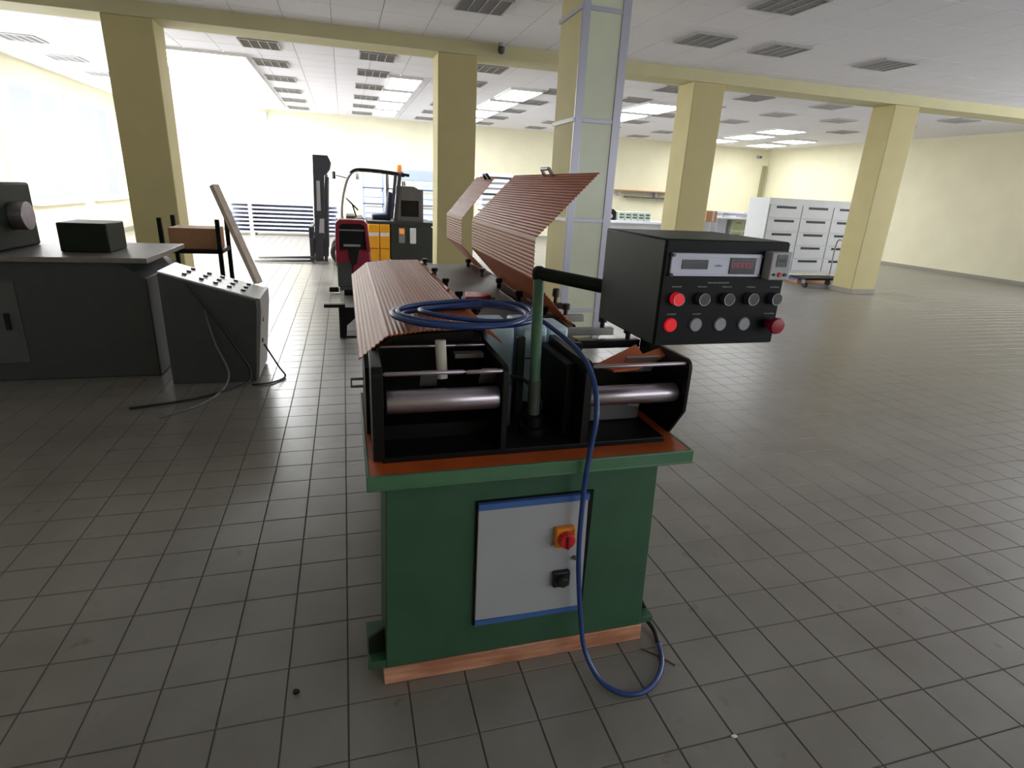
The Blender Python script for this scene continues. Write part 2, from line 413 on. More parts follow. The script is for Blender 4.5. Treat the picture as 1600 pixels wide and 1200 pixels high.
for i, x in enumerate(xs):
    for j, y in enumerate(ys):
        if (i == 8 and j > 1) or (i == 9 and j > 2): continue
        vs.append((x, y, 'unlit louvre light in the back hall, %s lengthwise row from the left, %s one' % (colw[i], roww[j])))
for k, (x, y, lab) in enumerate(vs):
    g = 'unlit louvre lights of the near hall' if k < 7 else 'unlit louvre lights of the back hall'
    if k == 0: o = proto; o.location = (x, y, H); o['label'] = lab
    else: o = copy_tree(proto, None, (x, y, H), lab)
    o['group'] = g
# lit panels
def light(x0, x1, y0, y1, lab):
    t = thing('light_panel', ((x0+x1)/2, (y0+y1)/2, H), lab, 'ceiling light', 'lit rectangular ceiling panels of the back hall')
    f = MB(); w = 0.025; z0, z1 = H - 0.05, H
    f.box(x0, x1, y0, y0 + w, z0, z1).box(x0, x1, y1 - w, y1, z0, z1).box(x0, x0 + w, y0 + w, y1 - w, z0, z1).box(x1 - w, x1, y0 + w, y1 - w, z0, z1)
    build(f, 'frame', framew, t); build(MBox(x0 + w, x1 - w, y0 + w, y1 - w, z0 + 0.005, z1), 'diffuser', skyl, t)
ly = [(10.85, 12.3), (12.65, 14.15), (14.5, 15.95), (16.3, 17.7)]
rowl = ['nearest of its row', 'second of its row', 'third of its row', 'farthest of its row']
for n, (a, b) in enumerate(ly):
    light(0.985, 1.63, a, b, 'bright lit ceiling panel above the forklift, ' + rowl[n])
    light(3.4, 4.1, a, b, 'bright lit ceiling panel left of the clad column, ' + rowl[n])
    if n < 3: light(6.5, 7.5, a, b, 'bright lit ceiling panel right of the clad column, ' + rowl[n])
for n, (a, b) in enumerate([(10.3, 12.1), (12.15, 14.0), (14.05, 15.9), (15.95, 17.8)]):
    light(-3.1, -1.45, a, b, 'wide glaring ceiling panel at the far left, ' + rowl[n])
for n, (x, a, b) in enumerate([(11.6, 12.9, 13.9), (11.9, 14.5, 15.9), (12.0, 16.4, 17.4), (13.8, 14.9, 15.9), (14.1, 16.6, 17.7)]):
    light(x, x + 0.95, a, b, ['bright ceiling panel near the right wall, nearest of the left row', 'bright ceiling panel near the right wall, middle of the left row', 'bright ceiling panel near the right wall, farthest of the left row',
                               'bright ceiling panel near the right wall, nearer of the right row', 'bright ceiling panel near the right wall, farther of the right row'][n])
# small camera on the beam
t = thing('security_camera', (2.31, 7.5, H), 'small grey dome security camera on the ceiling at the beam', 'camera')
build(MB().cyl((2.31, 7.44, H), (2.31, 7.44, H - 0.04), 0.05), 'base', modg, t)
build(MB().lathe([(0.002, -0.14), (0.03, -0.13), (0.048, -0.1), (0.05, -0.06), (0.045, -0.04)], (2.31, 7.44, H)), 'dome', dgrey, t)
t = thing('wall_sensor', (15.9, 18.85, 3.3), 'small grey sensor high on the back wall by the right corner', 'sensor')
build(MBox(15.6, 15.78, 18.78, 18.9, 3.26, 3.36), 'housing', modg, t, bevel=0.01)
build(MB().cyl((15.69, 18.78, 3.30), (15.69, 18.76, 3.30), 0.03), 'lens', blk, t)
t = thing('wall_speaker', (-2.2, 18.85, 3.2), 'small pale box hanging on the back wall at left under the glaring panels', 'speaker')
build(MBox(-2.3, -2.1, 18.75, 18.9, 3.28, 3.5), 'housing', whitep, t, bevel=0.01)
build(MBox(-2.215, -2.19, 18.88, 18.9, 2.6, 3.28), 'cable_duct', gcab, t)

# ================================================================= the green grinding machine
m = thing('grinding_machine', (0.61, 0.05, 0.07), 'large green machine with steel rollers, orange-brown trim and hinged covers', 'machine')
# --- base cabinet
cab = MB().prism([(0.128, 0.07), (1.092, 0.07), (1.07, 0.785), (0.142, 0.785)], 'y', 0.053, 0.32)
build(cab, 'base_cabinet', green, m, bevel=0.004)
build(MBox(0.25, 0.98, 2.1, 2.7, 0.0, 0.60), 'rear_cabinet', green, m, bevel=0.004)
for sx, (a, b, c) in ((-1, (0.069, 0.132, 0.10)), (1, (1.09, 1.146, 0.07))):
    build(MB().prism([(a, 0.072), (b, 0.072), (b, 0.10), (a, 0.10)], 'y', 0.056, 0.26), 'foot_flange', green, m, bevel=0.003)
    poly = [(0.129, 0.20), (0.129, 0.10), (0.074, 0.10), (0.074, 0.16)] if sx < 0 else [(1.09, 0.2), (1.09, 0.1), (1.14, 0.1)]
    build(MB().prism(poly, 'y', 0.10, 0.112), 'foot_gusset', dgreen, m)
# --- door
build(MBox(0.424, 0.832, 0.046, 0.0535, 0.2, 0.69), 'door_recess', black, m)
d = build(MB().prism([(0.43, 0.228), (0.822, 0.222), (0.81, 0.663), (0.43, 0.663)], 'y', 0.036, 0.05), 'cabinet_door', doorw, m, bevel=0.002, label='off-white cabinet door')
build(MBox(0.43, 0.812, 0.032, 0.05, 0.663, 0.685), 'top_strip', bluetape, d, label='blue strip along the top')
build(MBox(0.43, 0.824, 0.034, 0.05, 0.206, 0.226), 'bottom_strip', bluetape, d, label='blue strip along the bottom')
sw = build(MBox(0.694, 0.765, 0.012, 0.036, 0.497, 0.573), 'main_switch', swy, m, bevel=0.006, label='orange-yellow rotary main switch with a red knob')
build(MB().cyl((0.729, 0.012, 0.535), (0.729, -0.012, 0.535), 0.029, 0.026, 24), 'knob', redp, sw, bevel=0.002)
build(MBox(0.724, 0.734, -0.02, -0.012, 0.511, 0.559), 'grip', mat('dark_red_grip', (140, 18, 26), 0.4, noise=0), sw, bevel=0.002)
s2 = build(MBox(0.70, 0.762, 0.016, 0.036, 0.332, 0.394), 'selector_switch', blk, m, bevel=0.005, label='black selector switch')
build(MB().cyl((0.73, 0.016, 0.363), (0.73, -0.004, 0.363), 0.02, 0.018, 20), 'knob', blk, s2, bevel=0.002)
build(MB().cyl((0.778, 0.036, 0.437), (0.778, 0.028, 0.437), 0.008, n=14), 'door_lock', lensm, m)
# --- tray
ty0, ty1 = 0.015, 0.76
tr = MB()
tr.box(0.086, 1.178, ty0, ty0 + 0.012, 0.782, 0.824).box(0.086, 0.096, ty0 + 0.012, ty1, 0.782, 0.824).box(1.166, 1.178, ty0 + 0.012, ty1, 0.782, 0.824)
tr.box(0.086, 1.178, ty0, ty1, 0.775, 0.784)
build(tr, 'tray', rimg, m, bevel=0.003)
ri = MB()
ri.add([(0.096, 0.027, 0.823), (1.166, 0.027, 0.823), (1.125, 0.125, 0.812), (0.14, 0.125, 0.812), (0.096, ty1, 0.823), (0.14, ty1, 0.812), (1.166, ty1, 0.823), (1.125, ty1, 0.812)],
       [(0, 1, 2, 3), (0, 3, 5, 4), (1, 6, 7, 2)])
build(ri, 'tray_liner', orange, m, fixn=False, label='orange-brown tray liner')
build(MBox(0.14, 1.125, 0.125, 0.9, 0.79, 0.83), 'base_plate', black, m, bevel=0.003)
# --- left module side plates
def plate(y0, y1, x0, x1, z0, z1, cut=0.0, name='side_plate', r=0.03):
    p = [(y0 + cut, z0), (y1, z0), (y1, z1)]
    for k in range(6):
        a = PI/2 + k * (PI/2) / 5; p.append((y0 + r + r * math.cos(a), z1 - r + r * math.sin(a)))
    if cut: p.append((y0, z0 + 0.11))
    return build(MB().prism(p, 'x', x0, x1), name, black, m, bevel=0.002)
plate(0.12, 0.335, 0.112, 0.146, 0.822, 1.122)
build(MBox(0.125, 0.146, 0.335, 0.62, 0.822, 1.08), 'side_plate', black, m)
plate(0.12, 0.62, 0.515, 0.535, 0.83, 1.115)
plate(0.12, 0.50, 0.795, 0.822, 0.83, 1.118)
plate(0.105, 0.46, 1.168, 1.182, 0.822, 1.118, cut=0.075)
build(MBox(0.148, 0.515, 0.50, 0.53, 0.83, 1.11), 'back_plate', black, m)
build(MBox(0.822, 1.168, 0.40, 0.43, 0.83, 1.02), 'back_plate', black, m)
build(MBox(0.148, 0.515, 0.26, 0.45, 0.83, 0.88), 'inner_block', black, m)
# arched hood support under the cover front
build(MB().prism([(0.115, 1.07), (0.14, 1.07), (0.20, 1.135), (0.48, 1.15), (0.48, 1.165), (0.19, 1.15)], 'y', 0.40, 0.42), 'hood_bracket', black, m)
build(MBox(0.20, 0.515, 0.44, 0.46, 1.09, 1.15), 'cross_rail', black, m, bevel=0.003)
# rollers
def roller(x0, x1, y, z, r, name='roller', mt=steel, label=None):
    b = MB().lathe([(r*0.5, x0 - 0.004), (r - 0.002, x0), (r, x0 + 0.003), (r, x1 - 0.003), (r - 0.002, x1), (r*0.5, x1 + 0.004)], (0, y, z), 28, 'x')
    return build(b, name, mt, m, label=label)
roller(0.156, 0.512, 0.165, 1.0, 0.037)
roller(0.826, 1.164, 0.165, 0.985, 0.034)
roller(0.150, 0.392, 0.13, 1.102, 0.0065, 'guide_rod'); roller(0.400, 0.514, 0.13, 1.100, 0.0065, 'guide_rod')
roller(0.824, 1.166, 0.125, 1.103, 0.0065, 'guide_rod')
roller(0.155, 0.41, 0.38, 1.118, 0.006, 'guide_rod'); roller(0.41, 0.51, 0.38, 1.118, 0.006, 'guide_rod')
build(MB().cyl((0.345, 0.26, 1.04), (0.340, 0.275, 1.165), 0.018, n=20), 'white_sleeve', mat('cream_sleeve', (205, 200, 188), 0.5, noise=0.04), m, label='cream plastic sleeve')
for x in (0.295, 0.49):
    build(MB().obox((x, 0.22, 1.055), (0.055, 0.006, 0.075), Matrix.Rotation(0.6, 3, 'X')), 'scraper_blade', steel2, m, bevel=0.001)
build(MB().obox((1.05, 0.24, 1.07), (0.13, 0.006, 0.085), Matrix.Rotation(0.6, 3, 'X')), 'scraper_blade', steel2, m, bevel=0.001)
build(MBox(0.40, 0.50, 0.33, 0.37, 1.085, 1.10), 'steel_shim', steel2, m)
build(MBox(0.905, 1.11, 0.30, 0.38, 0.83, 0.905), 'gear_housing', mat('gear_housing_grey', (96, 92, 96), 0.5, noise=0.05), m, bevel=0.008, label='grey gear housing')
build(MB().obox((1.075, 0.292, 0.895), (0.05, 0.01, 0.012), Matrix.Rotation(0.2, 3, 'Y')), 'housing_clip', steel2, m)
# --- pale blue castings behind the post
def casting(poly, y0, y1):
    return build(MB().prism(poly, 'y', y0, y1), 'wheel_head', bluepaint, m, bevel=0.012, label='pale blue painted wheel head')
casting([(0.545, 0.98), (0.645, 0.90), (0.665, 0.90), (0.665, 1.145), (0.545, 1.145)], 0.52, 0.75)
casting([(0.69, 0.84), (0.76, 0.84), (0.79, 0.90), (0.79, 1.145), (0.69, 1.145)], 0.50, 0.75)
casting([(0.80, 1.0), (0.85, 0.985), (0.885, 1.04), (0.885, 1.14), (0.80, 1.14)], 0.52, 0.70)
build(MBox(0.642, 0.672, 0.40, 0.43, 0.83, 1.135), 'guide_column', dgreen, m, bevel=0.003)
build(MB().tube(catmull([(0.62, 0.40, 0.99), (0.66, 0.38, 0.985), (0.70, 0.34, 0.95), (0.72, 0.32, 0.90), (0.70, 0.33, 0.86)], 6), 0.007, 8), 'wiring_loop', cable, m)
build(MB().tube(catmull([(0.66, 0.44, 1.045), (0.72, 0.44, 1.043), (0.76, 0.44, 1.045)], 4), 0.003, 6), 'wiring_loop', cable, m)
# black drive boxes either side of the post
build(MBox(0.76, 0.795, 0.2, 0.50, 0.83, 1.09), 'drive_box', black, m, bevel=0.006)
build(MBox(0.555, 0.60, 0.30, 0.5, 0.83, 0.99), 'drive_box', mat('dark_slate', (44, 46, 58), 0.5, noise=0.05), m, bevel=0.006)
build(MB().lathe([(0.05, 0), (0.05, 0.02), (0.035, 0.024), (0.034, 0.06), (0.026, 0.065)], (0.671, 0.26, 0.83), 24), 'post_socket', black, m)
# --- post and arm
build(MB().cyl((0.671, 0.26, 0.84), (0.668, 0.26, 1.02), 0.0215, n=24), 'post_sleeve', mat('greasy_grey_green', (84, 94, 84), 0.4, noise=0.08), m)
pp = [(0.668, 0.26, 1.0), (0.663, 0.26, 1.2), (0.659, 0.26, 1.375)]
build(MB().tube(pp, 0.0185, 20), 'post', postg, m)
arm = build(MB().tube([(0.653, 0.27, 1.386), (0.659, 0.262, 1.386), (0.84, 0.035, 1.372), (0.855, 0.016, 1.371)], 0.021, 20), 'arm', dgreen, m)
build(MB().lathe([(0.019, -0.02), (0.023, -0.01), (0.023, 0.012), (0.012, 0.022), (0.002, 0.024)], (0.659, 0.262, 1.386), 20), 'elbow', dgreen, arm)
# --- main bed
build(MBox(0.2, 1.02, 0.76, 2.85, 0.58, 0.98), 'bed_beam', dgreen, m, bevel=0.006)
bed = build(MBox(0.5, 1.0, 0.76, 2.85, 0.98, 1.08), 'bed_plate', bedm, m, bevel=0.004, label='worn grey bed plate')
for y in (0.95, 1.36, 1.78, 2.22, 2.70):
    for x in (0.605, 0.925):
        k = MB().lathe([(0.013, 0), (0.013, 0.03), (0.02, 0.032), (0.022, 0.052), (0.018, 0.056)], (x, y, 1.08), 12)
        build(k, 'clamping_knob', blk, m)
# right side open frame: cross bars with knobs
for y, x1 in ((0.46, 1.17), (0.66, 1.15), (0.92, 1.12)):
    build(MBox(0.89, x1, y, y + 0.032, 1.068, 1.10), 'cross_bar', steel2 if y > 0.5 else black, m, bevel=0.004)
    build(MB().lathe([(0.01, 0), (0.01, 0.022), (0.018, 0.024), (0.019, 0.048), (0.015, 0.052)], (x1 - 0.05 - 0.04 * (y > 0.8), y + 0.016, 1.10), 12), 'clamping_knob', blk, m)
for y in (1.2, 1.5):
    build(MBox(0.98, 1.12, y, y + 0.03, 1.07, 1.1), 'cross_bar', black, m, bevel=0.004)
    build(MB().lathe([(0.01, 0), (0.01, 0.03), (0.018, 0.034), (0.018, 0.07), (0.013, 0.075)], (1.08, y + 0.015, 1.10), 12), 'clamping_knob', blk, m)
build(MBox(0.88, 0.91, 0.43, 1.6, 1.04, 1.1), 'bed_rail', black, m, bevel=0.003)
# loose folded sheet pieces on right module
sh = MB(); th = 0.003
def sheet(mb, pts2, y0, y1, th=0.004):
    # pts2: list of (x,z) profile; y extent; with thickness
    n = len(pts2); vs = []
    for y in (y0, y1):
        for x, z in pts2: vs.append((x, y, z))
        for x, z in pts2: vs.append((x, y, z - th))
    fs = []
    for i in range(n - 1):
        fs += [(i, i+1, 2*n+i+1, 2*n+i), (n+i, 3*n+i, 3*n+i+1, n+i+1), (i, n+i, n+i+1, i+1), (2*n+i, 2*n+i+1, 3*n+i+1, 3*n+i)]
    fs += [(0, 2*n, 3*n, n), (n-1, 2*n-1, 4*n-1, 3*n-1)]
    return mb.add(vs, fs)
build(MB().add([(0.90, 0.28, 1.062), (0.985, 0.22, 1.085), (1.085, 0.34, 1.115), (1.09, 0.29, 1.092), (1.18, 0.31, 1.112), (1.185, 0.27, 1.098), (1.03, 0.20, 1.07), (0.93, 0.19, 1.066),
                (0.90, 0.28, 1.055), (0.985, 0.22, 1.078), (1.085, 0.34, 1.108), (1.09, 0.29, 1.085), (1.18, 0.31, 1.105), (1.185, 0.27, 1.091), (1.03, 0.20, 1.063), (0.93, 0.19, 1.059)],
               [(0,1,2), (0,7,1), (1,6,3), (1,7,6), (1,3,2), (3,6,5), (3,5,4), (8,10,9), (8,9,15), (9,11,14), (9,14,15), (9,10,11), (11,13,14), (11,12,13),
                (0,2,10,8), (0,8,15,7), (7,15,14,6), (6,14,13,5), (5,13,12,4), (4,12,11,3), (3,11,10,2)]), 'bent_sheet', orange, m, label='bent orange-brown sheet end')
# --- corrugated covers
def corr(profile, pitch=0.0155, amp=0.003):
    out = []
    for (a, b) in zip(profile[:-1], profile[1:]):
        a, b = Vector(a), Vector(b); L = (b - a).length; n = max(2, int(L / pitch)); d = (b - a) / n
        nn = Vector((-(b-a).y, (b-a).x)).normalized()
        for i in range(n):
            for fr, h in ((0.0, 0), (0.25, 1), (0.5, 1), (0.75, 0)):
                p = a + d * (i + fr) + nn * (amp * h); out.append((p.x, p.y))
    out.append(tuple(profile[-1]))
    return out
lc = [(0.082, 1.088), (0.175, 1.166), (0.30, 1.183), (0.495, 1.188), (0.565, 1.135)]
build(sheet(MB(), corr(lc), 0.34, 1.36), 'cover_section', cover, m, label='closed corrugated copper-brown cover, front section')
build(sheet(MB(), corr([(x, z - 0.004) for x, z in lc]), 1.37, 2.22), 'cover_section', cover, m, label='closed corrugated copper-brown cover, rear section')
for y in (0.7, 1.1, 1.6, 2.0): build(MB().cyl((0.497, y - 0.05, 1.194), (0.497, y + 0.05, 1.194), 0.007, n=10), 'cover_hinge', cover, m)
for y in (0.9, 2.0): build(MBox(0.16, 0.2, y, y + 0.03, 0.82, 1.09), 'cover_stay', black, m)
# right covers, swung open
rc = [(1.055, 1.722), (0.80, 1.458), (0.802, 1.292), (1.0, 1.085)]
rc2 = [(1.052, 1.716), (0.795, 1.445), (0.797, 1.275), (1.0, 1.085)]
build(sheet(MB(), corr(rc[::-1]), 0.75, 2.0), 'open_cover', cover, m, label='raised corrugated copper-brown cover, near section')
far = sheet(MB(), corr(rc2[::-1]), 2.30, 2.90)
far.v = [(x, y + max(0, z - 1.445) / 0.27 * 0.16, z) for x, y, z in far.v]
build(far, 'open_cover', cover, m, label='raised corrugated copper-brown cover, far section')
build(MB().cyl((1.006, 0.76, 1.087), (1.006, 2.85, 1.087), 0.007, n=10), 'cover_hinge', black, m)
def chandle(y, x, z, mt):
    h = MB(); h.tube([(x, y - 0.06, z), (x - 0.02, y - 0.055, z + 0.03), (x - 0.02, y + 0.055, z + 0.03), (x, y + 0.06, z)], 0.009, 8); build(h, 'cover_handle', mt, m)
chandle(1.35, 1.045, 1.715, steel2); chandle(2.60, 1.03, 1.70, black)
build(MBox(0.100, 0.118, 0.335, 0.76, 0.822, 1.06), 'side_panel', black, m)
# small side fittings on the left flank
f = MB().tube([(0.10, 0.66, 0.915), (0.055, 0.66, 0.915), (0.055, 0.66, 0.885), (0.10, 0.66, 0.885)], 0.006, 8)
build(f, 'side_bracket', steel2, m)
# --- control box
bx0, bx1, bz0, bz1, by0, by1 = 0.778, 1.127, 1.29, 1.549, -0.30, 0.035
cb = build(MBox(bx0, bx1, by0 + 0.003, by1, bz0, bz1), 'control_box', dgreen, m, bevel=0.005, label='dark green control box on the arm')
F = by0
def face(b, name, mt, bevel=0.0, label=None): return build(b, name, mt, m if False else cb, bevel=bevel, label=label)
face(MBox(bx0 + 0.004, bx1 - 0.004, F, F + 0.004, bz0 + 0.004, bz1 - 0.003), 'face_plate', facem)
face(MBox(0.793, 1.044, F - 0.006, F, 1.464, 1.518), 'display_plate', dispw, 0.002, 'pale lavender display plate')
face(MBox(0.795, 1.042, F - 0.010, F - 0.006, 1.510, 1.516), 'plate_lip', dispw); face(MBox(0.795, 1.042, F - 0.010, F - 0.006, 1.465, 1.470), 'plate_lip', dispw)
face(MBox(0.822, 0.892, F - 0.008, F - 0.006, 1.481, 1.503), 'display_window', scrm)
face(MBox(0.954, 1.026, F - 0.009, F - 0.006, 1.468, 1.513), 'counter_window', scrm)
for z in (1.467, 1.513):
    for x in (0.796, 1.040): face(MB().cyl((x, F - 0.006, z), (x, F - 0.011, z), 0.004, n=10), 'plate_screw', scrm)
seg = {'0': 'abcdef', '6': 'acdefg', '8': 'abcdefg'}
def digit(mb, ch, x, z, w, h, y0, y1, t=0.0013):
    g = {'a': (x, x+w, z+h-t, z+h), 'd': (x, x+w, z, z+t), 'g': (x, x+w, z+h/2-t/2, z+h/2+t/2), 'f': (x, x+t, z+h/2, z+h), 'b': (x+w-t, x+w, z+h/2, z+h), 'e': (x, x+t, z, z+h/2), 'c': (x+w-t, x+w, z, z+h/2)}
    for k in seg[ch]: a = g[k]; mb.box(a[0], a[1], y0, y1, a[2], a[3])
dg = MB()
for i, ch in enumerate('06660'): digit(dg, ch, 0.958 + i * 0.0125, 1.486, 0.008, 0.011, F - 0.0096, F - 0.009)
face(dg, 'red_digits', digm)
def scribble(mb, x0, x1, z, h, y):
    x = x0
    while x < x1:
        w = random.uniform(0.0006, 0.0011); hh = h * random.uniform(0.6, 1.0)
        mb.box(x, x + w, y - 0.0005, y, z - h/2, z - h/2 + hh)
        if random.random() < 0.6: mb.box(x, x + 0.0022, y - 0.0005, y, z + random.choice((-h/2, 0, h/2 - 0.0006)), z + random.choice((-h/2, 0, h/2 - 0.0006)) + 0.0007) if False else mb.box(x, x + 0.002, y - 0.0005, y, z - h/2, z - h/2 + 0.0007)
        x += random.uniform(0.0026, 0.0034)
face((lambda b: (scribble(b, 0.913, 0.934, 1.49, 0.006, F - 0.006), b)[1])(MB()), 'plate_marking', inkd)
# small module to the right
md = face(MBox(1.053, 1.112, F - 0.03, F, 1.459, 1.527), 'counter_module', modg, 0.003, 'small grey counter module')
build(MBox(1.068, 1.098, F - 0.0315, F - 0.03, 1.492, 1.521), 'module_window', scrm, md)
mt_ = MB()
for i in range(3): digit(mt_, '8', 1.073 + i * 0.0075, 1.503, 0.005, 0.008, F - 0.0322, F - 0.0315, 0.0009)
build(mt_, 'module_digits', lensm, md)
for x, mm, r in ((1.066, scrm, 0.003), (1.083, redp, 0.0055), (1.098, scrm, 0.004)):
    build(MB().cyl((x, F - 0.03, 1.473), (x, F - 0.034, 1.473), r, n=14), 'module_button', mm, md)
# buttons
labels = MB()
for i in range(5):
    x = 0.821 + i * 0.0703; z = 1.409
    rg = face(MB().lathe([(0.0155, 0), (0.0155, -0.004), (0.0145, -0.018), (0.0125, -0.018)], (x, F, z), 24, 'y'), 'push_button', redl if i == 0 else lensm, label='red illuminated push button' if i == 0 else None)
    ring = MB(); n = 24; ring.tube([(x + 0.0145*math.cos(2*PI*k/n), F - 0.018, z + 0.0145*math.sin(2*PI*k/n)) for k in range(n)], 0.0011, 6, True)
    build(ring, 'bezel', ringm, rg)
    scribble(labels, x - 0.013, x + 0.012, z + 0.029, 0.0035, F)
for i in range(4):
    x = 0.8165 + i * 0.0703; z = 1.3435
    rg = face(MB().lathe([(0.0175, 0), (0.0175, -0.003), (0.0155, -0.006)], (x, F, z), 24, 'y'), 'flat_button', redl if i == 0 else greyb, label='flat red button' if i == 0 else 'flat grey button')
    if i < 2: scribble(labels, x - 0.012, x + 0.012, z + 0.027, 0.0035, F)
scribble(labels, 1.085, 1.115, 1.37, 0.003, F)
scribble(labels, 0.905, 0.965, 1.448, 0.004, F)
face(labels, 'panel_lettering', inkw, label='small illegible white lettering')
es = face(MB().lathe([(0.011, 0), (0.011, -0.02), (0.02, -0.024), (0.0215, -0.032), (0.019, -0.038), (0.01, -0.04)], (1.104, F, 1.344), 24, 'y'), 'emergency_stop', dred, label='dark red mushroom emergency stop')

# --- hose coil on machine and hanging tail
hz = []
def loop(cx, cy, rx, ry, z, a0, a1, n=40, wob=0.0, dz=0.0):
    for k in range(n):
        a = a0 + (a1 - a0) * k / n
        hz.append((cx + rx * math.cos(a), cy + ry * math.sin(a), z + wob * math.sin(2*a + 0.5) + dz * k / n))
ZC = 1.199
loop(0.455, 0.49, 0.235, 0.190, ZC, PI*0.4, PI*2.4, dz=0.004)
loop(0.480, 0.47, 0.245, 0.165, ZC + 0.004, PI*0.4, PI*2.4, wob=0.006, dz=0.004)
loop(0.440, 0.46, 0.240, 0.205, ZC + 0.012, PI*0.4, PI*2.4, wob=0.003, dz=0.004)
loop(0.505, 0.49, 0.205, 0.150, ZC + 0.014, PI*0.4, PI*2.4, wob=0.008, dz=0.004)
loop(0.475, 0.48, 0.255, 0.180, ZC + 0.022, PI*0.4, PI*2.05, wob=0.003, dz=-0.02)
hz += catmull([(0.715, 0.50, 1.20), (0.76, 0.40, 1.175), (0.80, 0.22, 1.135), (0.80, 0.08, 1.085), (0.79, 0.0, 0.99), (0.775, -0.01, 0.86), (0.768, -0.01, 0.72), (0.770, -0.01, 0.52), (0.783, -0.01, 0.37), (0.80, -0.02, 0.22),
               (0.815, -0.05, 0.10), (0.85, -0.115, 0.025), (0.905, -0.175, 0.012), (0.98, -0.19, 0.012), (1.06, -0.15, 0.012), (1.12, -0.08, 0.012), (1.15, 0.0, 0.014)], 6)
build(MB().tube(hz, 0.0088, 10), 'blue_hose', hose, None, label='blue rubber hose coiled on the machine and hanging down its front to the floor', cat='hose')
build(MB().tube(catmull([(1.15, 0.004, 0.014), (1.165, 0.07, 0.02), (1.15, 0.14, 0.03), (1.11, 0.20, 0.03), (1.02, 0.25, 0.012), (0.9, 0.3, 0.011)], 6), 0.0098, 10), 'black_cable', cable, None,
      label='black cable joining the hose loop at the machine foot', cat='cable')
t = thing('red_hand_tool', (0.70, 1.36, 1.08), 'red plastic tool lying on the grey bed behind the hose coil', 'tool')
build(MB().prism([(0.625, 1.30), (0.66, 1.47), (0.72, 1.46), (0.765, 1.41), (0.78, 1.37), (0.73, 1.31)], 'z', 1.081, 1.115), 'body', redp, t, bevel=0.008)
build(MBox(0.765, 0.80, 1.375, 1.40, 1.084, 1.10), 'blade', steel2, t)

# timber bearer
build(MB().prism([(0.12, 0.0), (1.10, 0.0), (1.097, 0.07), (0.118, 0.07)], 'y', 0.05, 0.16), 'timber_beam', wood, None, 0.004, 'rough reddish timber beam under the front of the green machine', 'timber')

# debris
def debris(x, y, r, lab, mt, n=9, h=0.01, st=1.0):
    pts = [(r * st * random.uniform(0.5, 1.1) * math.cos(2*PI*k/n), r * random.uniform(0.5, 1.1) * math.sin(2*PI*k/n)) for k in range(n)]
    build(MB().prism([(x + a, y + b) for a, b in pts], 'z', 0.0005, h), 'debris', mt, None, 0.002, lab, 'debris')
debris(-0.168, 0.085, 0.012, 'small dark lump on a floor tile left of the machine', black)
debris(1.20, -0.405, 0.008, 'tiny pale chip on the floor at the lower right', papr, h=0.004, st=2)
build(MB().tube([(1.08, -0.02+0.02, 0.003), (1.13, -0.05, 0.003), (1.165, -0.10, 0.003)], 0.003, 6), 'wood_splinter', mat('dark_splinter', (120, 84, 62), 0.7, noise=0), None, label='thin brown splinter on the floor right of the hose loop', cat='debris')

# ================================================================= left console
t = thing('control_console', (-1.0, 3.75, 0), 'slate grey machine console with a sloping button panel at the left', 'machine')
y0, y1 = 3.45, 4.05
body = [(-1.35, 0.10), (-0.70, 0.0), (-0.66, 0.66), (-0.70, 0.70), (-1.35, 0.93)]
build(MB().prism([(-1.35, 0.0), (-0.72, 0.0), (-0.66, 0.62), (-0.665, 0.69), (-1.35, 0.90)], 'y', y0, y1), 'body', consg, t, bevel=0.006)
build(MB().prism([(-0.718, 0.02), (-0.70, 0.02), (-0.635, 0.60), (-0.635, 0.70), (-0.66, 0.705)], 'y', y0 + 0.01, y1 - 0.03), 'front_panel', mat('console_mid_grey', (150, 148, 144), 0.4, noise=0.03), t)
p = build(MB().prism([(-1.35, 0.903), (-0.67, 0.693), (-0.66, 0.703), (-1.35, 0.915)], 'y', y0 + 0.02, y1 - 0.06), 'button_panel', consl, t, label='light button panel')
for x in (-1.2, -1.08, -0.98, -0.88, -0.78):
    for y in (3.6, 3.75, 3.9):
        z = 0.905 - (x + 1.35) * 0.308
        build(MB().cyl((x, y, z), (x + 0.005, y, z + 0.025), 0.018, n=12), 'button', blk, p)
for zz, mm in ((0.5, redp), (0.32, blk)):
    build(MB().cyl((-0.66 - (0.6 - zz) * 0.1, 3.60, zz), (-0.63 - (0.6 - zz) * 0.1, 3.60, zz), 0.02, n=12), 'side_knob', mm, t)
t = thing('grey_lathe', (-2.2, 4.2, 0), 'dark grey machine body left of the console, behind its cables', 'machine')
build(MB().prism([(-3.3, 0.0), (-1.5, 0.0), (-1.5, 0.82), (-1.7, 0.95), (-3.3, 0.95)], 'y', 3.7, 4.7), 'body', consg, t, bevel=0.01)
build(MBox(-3.4, -1.45, 3.62, 4.78, 0.95, 0.99), 'table_top', steel2, t, bevel=0.004)
hd = build(MBox(-3.2, -2.5, 3.8, 4.5, 0.99, 1.5), 'head', dgreen, t, bevel=0.02)
build(MBox(-3.05, -2.65, 3.79, 3.8, 1.1, 1.4), 'head_cover', consl, hd, bevel=0.004)
build(MB().cyl((-2.5, 4.15, 1.25), (-2.4, 4.15, 1.25), 0.11, n=24), 'chuck', steel, t, bevel=0.004)
build(MBox(-2.15, -1.8, 3.95, 4.35, 0.99, 1.22), 'tailstock', dgreen, t, bevel=0.01)
dr = build(MBox(-3.2, -2.4, 3.69, 3.7, 0.15, 0.8), 'door', mat('console_door', (96, 100, 102), 0.45, noise=0.04), t, bevel=0.003)
build(MBox(-2.5, -2.47, 3.67, 3.69, 0.42, 0.55), 'handle', blk, dr)
